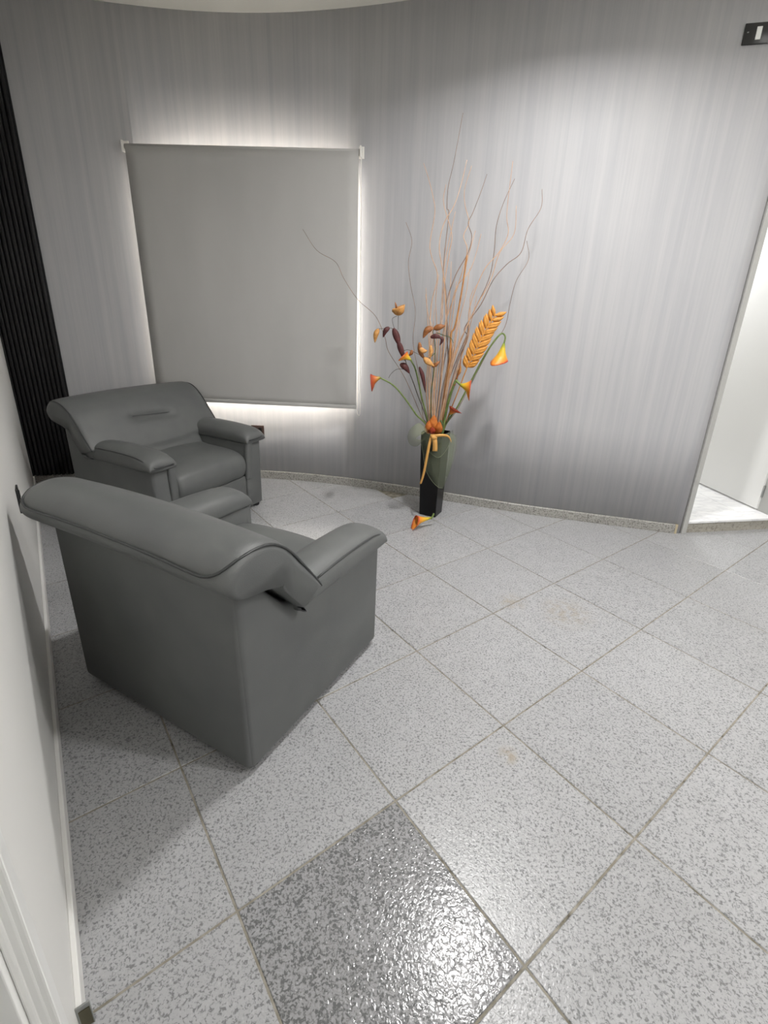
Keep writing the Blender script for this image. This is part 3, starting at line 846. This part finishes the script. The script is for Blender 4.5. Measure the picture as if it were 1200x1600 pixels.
# fallen calla on the floor
rt = rooted('fallen_calla_lily', (0.20, 3.05, 0), label='fallen orange calla flower lying on the floor before the vase', cat='flower')
b_ = spathe((0.272, 3.085, 0.066), (0.140, 3.030, 0.052), (0.17, 3.02, -0.2), 0.040, m_calla, rt, tail=0.3, L_short=0.72)
add('stem', tube([(0.288, 3.095, 0.096), (0.284, 3.092, 0.080), (0.270, 3.084, 0.058)], 0.006, 0.0065, sides=8), m_green, rt)

# yellow ear of pointed bracts
rt = rooted('heliconia_ear', (VC.x, VC.y, 0.16), label='long yellow ear of pointed bracts leaning right among the branches', cat='flower')
ear = smooth_path([(0.448, 3.22, 1.068), (0.492, 3.2, 1.180), (0.531, 3.19, 1.285), (0.592, 3.18, 1.400)], 8)
add('stem', tube(into_vase([(0.334, 3.31, 0.628), (0.396, 3.25, 0.873), (0.448, 3.22, 1.068)]) + ear[1:], 0.0035, 0.004, sides=7, n=3), m_ear, rt)
NB = 16
for i in range(NB):
    u = i / (NB - 1); q = ear[min(len(ear) - 2, int(u * (len(ear) - 2)))]; q2 = ear[min(len(ear) - 1, int(u * (len(ear) - 2)) + 1)]
    t = (q2 - q).normalized(); s_ = t.cross(Vector((0, -1, 0))).normalized()
    ln = 0.066 * (0.75 + 0.5 * math.sin(math.pi * (0.15 + 0.7 * u)))
    for sg in (-1, 1):
        a = q + t * (0.008 * (sg > 0)); d = (t * 0.76 + s_ * sg * 0.65).normalized(); off = Vector((0, -0.010, 0))
        leaf([a, a + d * ln * 0.5 + off + s_ * sg * 0.006, a + d * ln + s_ * sg * 0.006], 0.027, m_ear, rt, name='bract', cup=0.9, thick=0.002)

# dried branch with maroon leaves and a tan seed cup
rt = rooted('maroon_leaf_branch', (VC.x, VC.y, 0.16), label='dried branch with dark maroon leaves and a tan seed cup on top', cat='dried branch')
add('stem', tube(into_vase([(0.205, 3.31, 0.623), (0.131, 3.28, 0.901), (0.077, 3.26, 1.027), (0.047, 3.25, 1.108), (0.018, 3.25, 1.187), (-0.021, 3.25, 1.283)]), 0.0036, 0.002, sides=6), m_wire, rt)
leaf([(-0.032, 3.24, 1.292), (-0.008, 3.235, 1.236), (0.013, 3.235, 1.178)], 0.042, m_maroon, rt)
leaf([(0.000, 3.235, 1.215), (0.022, 3.23, 1.160), (0.047, 3.24, 1.095)], 0.036, m_maroon, rt)
leaf([(0.018, 3.25, 1.072), (0.052, 3.24, 1.056), (0.084, 3.25, 1.012)], 0.040, m_maroon, rt)
for P in ([(-0.023, 3.25, 1.286), (-0.062, 3.25, 1.292), (-0.128, 3.25, 1.283)], [(0.069, 3.25, 1.036), (0.003, 3.25, 1.039), (-0.037, 3.25, 1.009), (-0.054, 3.25, 0.979)], [(0.03, 3.25, 1.156), (0.076, 3.26, 1.16), (0.150, 3.27, 1.128)],
          [(-0.006, 3.25, 1.372), (-0.003, 3.25, 1.284)], [(-0.014, 3.25, 1.365), (-0.042, 3.25, 1.345), (-0.026, 3.25, 1.283)]):
    add('tendril', tube(P, 0.0018, 0.0014, sides=5, n=4), m_wire, rt)
leaf([(-0.058, 3.25, 1.296), (-0.082, 3.24, 1.276), (-0.097, 3.25, 1.232)], 0.030, m_maroon, rt)
leaf([(-0.126, 3.25, 1.285), (-0.143, 3.24, 1.25), (-0.148, 3.25, 1.198)], 0.032, m_tan, rt)
leaf([(0.091, 3.26, 1.162), (0.087, 3.25, 1.142), (0.072, 3.26, 1.124)], 0.022, m_brown, rt)
V, Fc = [], []
for i in range(8):
    u = i / 7
    for k in range(20):
        a = 2 * math.pi * k / 20; r = 0.037 * math.sin(math.pi / 2 * min(1, 0.12 + u * 1.05)); zz = 0.048 * u ** 1.5 + (0.016 * math.cos(a - 0.2) * u if u > 0.6 else 0)
        V.append((-0.006 + r * math.cos(a), 3.25 + r * math.sin(a), 1.371 + zz))
for i in range(7):
    for k in range(20): Fc.append((i * 20 + k, i * 20 + (k + 1) % 20, (i + 1) * 20 + (k + 1) % 20, (i + 1) * 20 + k))
Fc.append(tuple(range(20)))
o = add('seed_cup', (V, Fc), m_tan, rt); sd = o.modifiers.new('thickness', 'SOLIDIFY'); sd.thickness = 0.003
leaf([(-0.014, 3.24, 1.385), (-0.020, 3.225, 1.42), (-0.028, 3.23, 1.448)], 0.013, m_brown, rt, name='cup_tip')

# dried branch with tan leaves and pods
rt = rooted('tan_leaf_branch', (VC.x, VC.y, 0.16), label='dried branch with curled tan leaves and orange pods at the centre', cat='dried branch')
add('stem', tube(into_vase([(0.25, 3.31, 0.625), (0.232, 3.26, 0.887), (0.239, 3.24, 1.035), (0.237, 3.22, 1.178), (0.215, 3.22, 1.284)]), 0.0042, 0.0024, sides=6), m_green_dark, rt)
for P in ([(0.215, 3.21, 1.28), (0.222, 3.205, 1.302), (0.235, 3.2, 1.305)], [(0.238, 3.21, 1.276), (0.291, 3.21, 1.26), (0.327, 3.21, 1.25), (0.349, 3.21, 1.217)], [(0.236, 3.22, 1.15), (0.20, 3.21, 1.12), (0.172, 3.205, 1.115)]):
    add('tendril', tube(P, 0.0026, 0.0018, sides=5, n=4), m_green_dark, rt)
for P, w, mm in (([(0.212, 3.2, 1.305), (0.178, 3.19, 1.290), (0.154, 3.2, 1.240)], 0.040, m_brown), ([(0.217, 3.2, 1.299), (0.251, 3.19, 1.312), (0.290, 3.2, 1.320)], 0.036, m_brown),
                 ([(0.201, 3.2, 1.248), (0.237, 3.19, 1.257), (0.272, 3.2, 1.244)], 0.030, m_maroon), ([(0.262, 3.2, 1.252), (0.276, 3.195, 1.235), (0.262, 3.2, 1.200)], 0.020, m_maroon),
                 ([(0.134, 3.2, 1.215), (0.144, 3.19, 1.157), (0.173, 3.2, 1.112)], 0.030, m_brown), ([(0.138, 3.185, 1.180), (0.160, 3.18, 1.166), (0.186, 3.185, 1.168)], 0.032, m_tan),
                 ([(0.166, 3.185, 1.125), (0.196, 3.17, 1.100), (0.236, 3.18, 1.074)], 0.038, m_tan), ([(0.222, 3.19, 1.068), (0.246, 3.18, 1.087), (0.266, 3.19, 1.106)], 0.024, m_brown),
                 ([(0.142, 3.2, 1.065), (0.168, 3.195, 1.000), (0.190, 3.2, 0.900)], 0.026, m_maroon), ([(0.205, 3.21, 1.20), (0.212, 3.2, 1.16), (0.206, 3.2, 1.12)], 0.022, m_tan)):
    leaf(P, w, mm, rt)

# curly willow branches
WILLOW = [
('b1', [[0.316, 3.31, 2.454], [0.284, 3.31, 2.221], [0.26, 3.31, 2.091], [0.261, 3.31, 1.981], [0.274, 3.31, 1.945], [0.263, 3.31, 1.662], [0.287, 3.31, 1.528], [0.31, 3.31, 1.318], [0.31, 3.31, 1.263], [0.333, 3.31, 1.092], [0.305, 3.31, 0.881], [0.29, 3.31, 0.615]]),
('b2', [[0.112, 3.41, 2.229], [0.144, 3.405, 2.154], [0.178, 3.398, 2.055], [0.195, 3.392, 1.967], [0.175, 3.38, 1.797], [0.191, 3.375, 1.717], [0.233, 3.368, 1.61], [0.206, 3.358, 1.456], [0.202, 3.35, 1.313], [0.209, 3.346, 1.257], [0.203, 3.336, 1.084], [0.204, 3.324, 0.874], [0.235, 3.31, 0.613]]),
('b3', [[0.347, 3.21, 2.206], [0.325, 3.219, 2.087], [0.294, 3.227, 1.981], [0.241, 3.234, 1.883], [0.225, 3.242, 1.759], [0.262, 3.253, 1.605], [0.293, 3.266, 1.39], [0.296, 3.274, 1.264], [0.296, 3.29, 0.99], [0.279, 3.31, 0.615]]),
('b4', [[0.399, 3.41, 2.224], [0.367, 3.401, 2.099], [0.377, 3.395, 2.011], [0.407, 3.389, 1.922], [0.38, 3.384, 1.843], [0.409, 3.377, 1.751], [0.359, 3.363, 1.531], [0.304, 3.352, 1.345], [0.286, 3.342, 1.189], [0.274, 3.324, 0.877], [0.268, 3.31, 0.614]]),
('b5', [[0.473, 3.26, 2.152], [0.448, 3.263, 2.064], [0.411, 3.268, 1.955], [0.389, 3.27, 1.899], [0.416, 3.272, 1.832], [0.403, 3.275, 1.742], [0.336, 3.28, 1.609], [0.292, 3.286, 1.431], [0.32, 3.292, 1.244], [0.29, 3.301, 0.935], [0.279, 3.31, 0.615]]),
('b6', [[0.64, 3.29, 2.141], [0.589, 3.292, 2.014], [0.561, 3.294, 1.889], [0.563, 3.296, 1.749], [0.544, 3.298, 1.59], [0.449, 3.301, 1.352], [0.442, 3.302, 1.268], [0.384, 3.304, 1.094], [0.326, 3.307, 0.882], [0.312, 3.31, 0.616]]),
('b7', [[0.646, 3.19, 1.987], [0.653, 3.205, 1.844], [0.583, 3.215, 1.743], [0.546, 3.23, 1.588], [0.477, 3.244, 1.438], [0.407, 3.26, 1.253], [0.348, 3.281, 0.993], [0.323, 3.31, 0.616]]),
('b8', [[0.798, 3.26, 2.087], [0.806, 3.264, 1.992], [0.746, 3.268, 1.88], [0.721, 3.273, 1.753], [0.644, 3.275, 1.686], [0.569, 3.279, 1.591], [0.511, 3.284, 1.453], [0.421, 3.289, 1.309], [0.443, 3.291, 1.249], [0.394, 3.296, 1.096], [0.349, 3.303, 0.862], [0.323, 3.31, 0.616]]),
('b9', [[0.738, 3.23, 1.813], [0.763, 3.238, 1.713], [0.706, 3.247, 1.594], [0.687, 3.256, 1.473], [0.67, 3.267, 1.319], [0.591, 3.276, 1.186], [0.499, 3.29, 0.966], [0.42, 3.301, 0.778], [0.345, 3.31, 0.628]]),
('b10', [[-0.611, 3.36, 1.846], [-0.526, 3.355, 1.731], [-0.409, 3.352, 1.668], [-0.357, 3.348, 1.575], [-0.267, 3.343, 1.453], [-0.152, 3.338, 1.358], [-0.088, 3.333, 1.23], [-0.059, 3.329, 1.137], [0.053, 3.323, 0.976], [0.173, 3.314, 0.733], [0.201, 3.31, 0.623]]),
('b11', [[0.021, 3.41, 1.912], [0.062, 3.401, 1.808], [0.046, 3.391, 1.686], [0.067, 3.38, 1.549], [0.104, 3.368, 1.395], [0.097, 3.355, 1.235], [0.11, 3.348, 1.142], [0.15, 3.336, 0.978], [0.191, 3.317, 0.711], [0.208, 3.31, 0.612]]),
('b12', [[0.392, 3.23, 1.725], [0.381, 3.245, 1.543], [0.357, 3.262, 1.322], [0.336, 3.266, 1.266], [0.34, 3.279, 1.096], [0.325, 3.293, 0.884], [0.323, 3.31, 0.628]]),
('b13', [[0.164, 3.36, 1.538], [0.182, 3.352, 1.398], [0.217, 3.346, 1.287], [0.219, 3.334, 1.085], [0.263, 3.31, 0.614]]),
('b14', [[0.479, 3.21, 1.591], [0.433, 3.222, 1.491], [0.44, 3.237, 1.354], [0.381, 3.254, 1.2], [0.337, 3.275, 0.993], [0.312, 3.31, 0.627]]),
('b15', [[0.324, 3.44, 1.985], [0.303, 3.427, 1.859], [0.272, 3.405, 1.64], [0.297, 3.389, 1.487], [0.316, 3.373, 1.316], [0.346, 3.361, 1.19], [0.33, 3.338, 0.941], [0.301, 3.31, 0.615]]),
('b16', [[0.479, 3.33, 1.853], [0.46, 3.328, 1.749], [0.426, 3.326, 1.641], [0.347, 3.324, 1.53], [0.326, 3.321, 1.318], [0.353, 3.318, 1.173], [0.341, 3.315, 0.988], [0.312, 3.31, 0.616]]),
('b17', [[0.613, 3.26, 2.22], [0.611, 3.27, 1.962], [0.632, 3.273, 1.852], [0.588, 3.277, 1.749], [0.506, 3.28, 1.642], [0.441, 3.287, 1.422], [0.451, 3.292, 1.269], [0.413, 3.296, 1.117], [0.358, 3.303, 0.884], [0.329, 3.31, 0.617]]),
('b18', [[0.241, 3.25, 2.09], [0.235, 3.255, 1.996], [0.295, 3.262, 1.839], [0.289, 3.267, 1.738], [0.27, 3.276, 1.526], [0.27, 3.284, 1.318], [0.22, 3.289, 1.191], [0.215, 3.299, 0.933], [0.246, 3.31, 0.613]]),
]
GEN = 'thin curly dried willow branch rising among others from the black vase'
LBL = {'b2': 'tan curly branch, its tip leftmost of the tall tan ones', 'b11': 'thin grey-brown branch rising near the white blind chain', 'b9': 'thin grey-brown branch curling up behind the drooping calla stem',
       'b6': 'grey-brown curly branch with the second farthest right tall tip', 'b1': 'tallest curly willow branch, its tip highest above the vase', 'b10': 'lone curly willow branch reaching far left across the blind',
       'b12': 'thick orange-brown branch standing upright amid the thin willow', 'b8': 'curly willow branch whose tip reaches farthest right over the grey wall'}
for k, P in WILLOW:
    lab = LBL.get(k, GEN)
    rt = rooted('willow_branch', (VC.x, VC.y, 0.16), label=lab, cat='branch', group='curly willow branches in the vase')
    Q = into_vase(P[::-1])
    m_ = m_willow_orange if k == 'b12' else (m_willow_grey if k in ('b1', 'b5', 'b8', 'b9', 'b10', 'b11', 'b6') else m_willow)
    full = smooth_path(Q, 6); N = len(full)
    rb0 = 0.0075 if k == 'b12' else (0.0024 if k in ('b10', 'b11', 'b9') else 0.0044)
    V, Fc = tube(full, rb0, 0.0046 if k == 'b12' else 0.0014, sides=6, raw=True)
    add('branch', (V, Fc), m_, rt)
STALKS = [((0.245, 3.30), (0.175, 3.36, 1.50)), ((0.262, 3.32), (0.24, 3.40, 1.62)), ((0.285, 3.33), (0.315, 3.40, 1.70)), ((0.300, 3.31), (0.36, 3.30, 1.58)), ((0.310, 3.33), (0.43, 3.33, 1.66)), ((0.32, 3.32), (0.49, 3.28, 1.50)), ((0.272, 3.29), (0.205, 3.24, 1.42)), ((0.29, 3.29), (0.39, 3.22, 1.35)), ((0.255, 3.33), (0.285, 3.44, 1.78)), ((0.305, 3.29), (0.42, 3.26, 1.86))]
for i, ((bx, by), tip) in enumerate(STALKS):
    rt = rooted('willow_branch', (VC.x, VC.y, 0.16), label=GEN, cat='branch', group='curly willow branches in the vase')
    b0 = Vector((bx, by, 0.62)); tp = Vector(tip); P = [b0]
    rr = random.Random(20 + i)
    for q in range(1, 8):
        u = q / 7; c_ = b0.lerp(tp, u); a_ = 0.018 * max(0, u - 0.25)
        P.append(c_ + Vector((rr.uniform(-1, 1) * a_, rr.uniform(-1, 1) * a_, 0)))
    add('branch', tube(into_vase(P), 0.0050, 0.0016, sides=6, n=5), m_willow, rt)

# sheer organza and gold ribbon tied round the vase
rt = rooted('organza_wrap', (VC.x, VC.y, 0.60), label='sheer pale green organza tied round the top of the black vase', cat='ribbon')
def sheet(rows, name, rt, mat, n=5):
    """surface through rows of control points"""
    R_ = [smooth_path(r, n) for r in rows]
    cols = [smooth_path([r[i] for r in R_], n) for i in range(len(R_[0]))]
    nc, nr = len(cols), len(cols[0]); V = [cols[i][j] for i in range(nc) for j in range(nr)]
    Fc = [(i * nr + j, i * nr + j + 1, (i + 1) * nr + j + 1, (i + 1) * nr + j) for i in range(nc - 1) for j in range(nr - 1)]
    return add(name, (V, Fc), mat, rt)
# left loop: a puffed loop of cloth
sheet([[(0.205, 3.232, 0.665), (0.160, 3.20, 0.700), (0.110, 3.20, 0.665), (0.086, 3.215, 0.605), (0.105, 3.22, 0.545), (0.155, 3.21, 0.535), (0.205, 3.222, 0.590)],
       [(0.212, 3.215, 0.650), (0.165, 3.165, 0.655), (0.125, 3.150, 0.630), (0.112, 3.155, 0.605), (0.125, 3.16, 0.580), (0.165, 3.165, 0.570), (0.212, 3.207, 0.595)],
       [(0.215, 3.212, 0.640), (0.175, 3.16, 0.630), (0.150, 3.150, 0.618), (0.142, 3.150, 0.605), (0.150, 3.155, 0.600), (0.175, 3.16, 0.595), (0.215, 3.207, 0.605)]], 'loop', rt, m_organza_loop, 4)
sheet([[(0.190, 3.250, 0.640), (0.225, 3.205, 0.632), (0.300, 3.185, 0.628), (0.362, 3.220, 0.635), (0.398, 3.290, 0.640)],
       [(0.184, 3.245, 0.560), (0.225, 3.190, 0.530), (0.302, 3.165, 0.500), (0.372, 3.195, 0.530), (0.412, 3.265, 0.560)],
       [(0.198, 3.240, 0.490), (0.230, 3.190, 0.440), (0.304, 3.165, 0.400), (0.376, 3.190, 0.420), (0.408, 3.255, 0.460)],
       [(0.218, 3.215, 0.385), (0.250, 3.185, 0.350), (0.305, 3.170, 0.310), (0.365, 3.195, 0.310), (0.396, 3.245, 0.370)],
       [(0.262, 3.200, 0.305), (0.285, 3.186, 0.285), (0.313, 3.178, 0.262), (0.345, 3.192, 0.250), (0.372, 3.225, 0.290)]], 'drape', rt, m_organza, 4)
add('hem', tube([(0.186, 3.238, 0.545), (0.200, 3.232, 0.480), (0.220, 3.208, 0.380), (0.264, 3.196, 0.303), (0.313, 3.175, 0.260), (0.345, 3.190, 0.249)], 0.0016, sides=5, n=6), m_organza_hem, rt)
add('fold_hem', tube([(0.225, 3.186, 0.520), (0.262, 3.170, 0.490), (0.302, 3.160, 0.478), (0.345, 3.170, 0.520), (0.380, 3.200, 0.585)], 0.0014, sides=5, n=6), m_organza_hem, rt)
sheet([[(0.362, 3.22, 0.63), (0.400, 3.25, 0.62), (0.425, 3.29, 0.60)], [(0.372, 3.20, 0.54), (0.415, 3.235, 0.53), (0.432, 3.28, 0.52)], [(0.370, 3.20, 0.42), (0.400, 3.225, 0.40), (0.412, 3.26, 0.41)], [(0.362, 3.205, 0.33), (0.375, 3.22, 0.32), (0.380, 3.235, 0.33)]], 'tail', rt, m_organza, 4)

rt = rooted('gold_ribbon', (VC.x, VC.y, 0.60), label='gold ribbon knotted on the vase front with one long tail hanging', cat='ribbon')
def ribbon(P, W_, name, wdir=(1, 0, 0), n=6):
    Q = smooth_path(P, n); N = len(Q) - 1; V, Fc = [], []; wd = Vector(wdir).normalized()
    for i, p in enumerate(Q):
        w = W_[0] + (W_[1] - W_[0]) * i / N
        for a in (-1, 0, 1): V.append(p + wd * (w * a / 2) + Vector((0, -0.003 * (1 - abs(a)), 0)))
    for i in range(N):
        for k in range(2): Fc.append((i * 3 + k, i * 3 + k + 1, i * 3 + 4 + k, i * 3 + 3 + k))
    o = add(name, (V, Fc), m_ribbon, rt); sd = o.modifiers.new('thickness', 'SOLIDIFY'); sd.thickness = 0.0012; sd.offset = 0
ribbon([(0.245, 3.175, 0.620), (0.232, 3.160, 0.560), (0.222, 3.158, 0.480), (0.211, 3.165, 0.384), (0.200, 3.17, 0.318), (0.190, 3.172, 0.280)], (0.020, 0.014), 'long_tail', (1, 0.1, 0.1))
ribbon([(0.262, 3.165, 0.628), (0.268, 3.148, 0.590), (0.272, 3.150, 0.545), (0.272, 3.155, 0.522)], (0.030, 0.034), 'short_tail')
ribbon([(0.235, 3.172, 0.620), (0.275, 3.150, 0.630), (0.325, 3.158, 0.632), (0.362, 3.190, 0.615), (0.384, 3.212, 0.575)], (0.024, 0.012), 'bow_loop', (0.1, 0, 1))
V, Fc = bm_out((lambda b: (bmesh.ops.create_icosphere(b, subdivisions=2, radius=1.0), b)[1])(bmesh.new()))
add('knot', ([Vector((0.262 + v.x * 0.022, 3.156 + v.y * 0.012, 0.615 + v.z * 0.018)) for v in V], Fc), m_ribbon, rt)
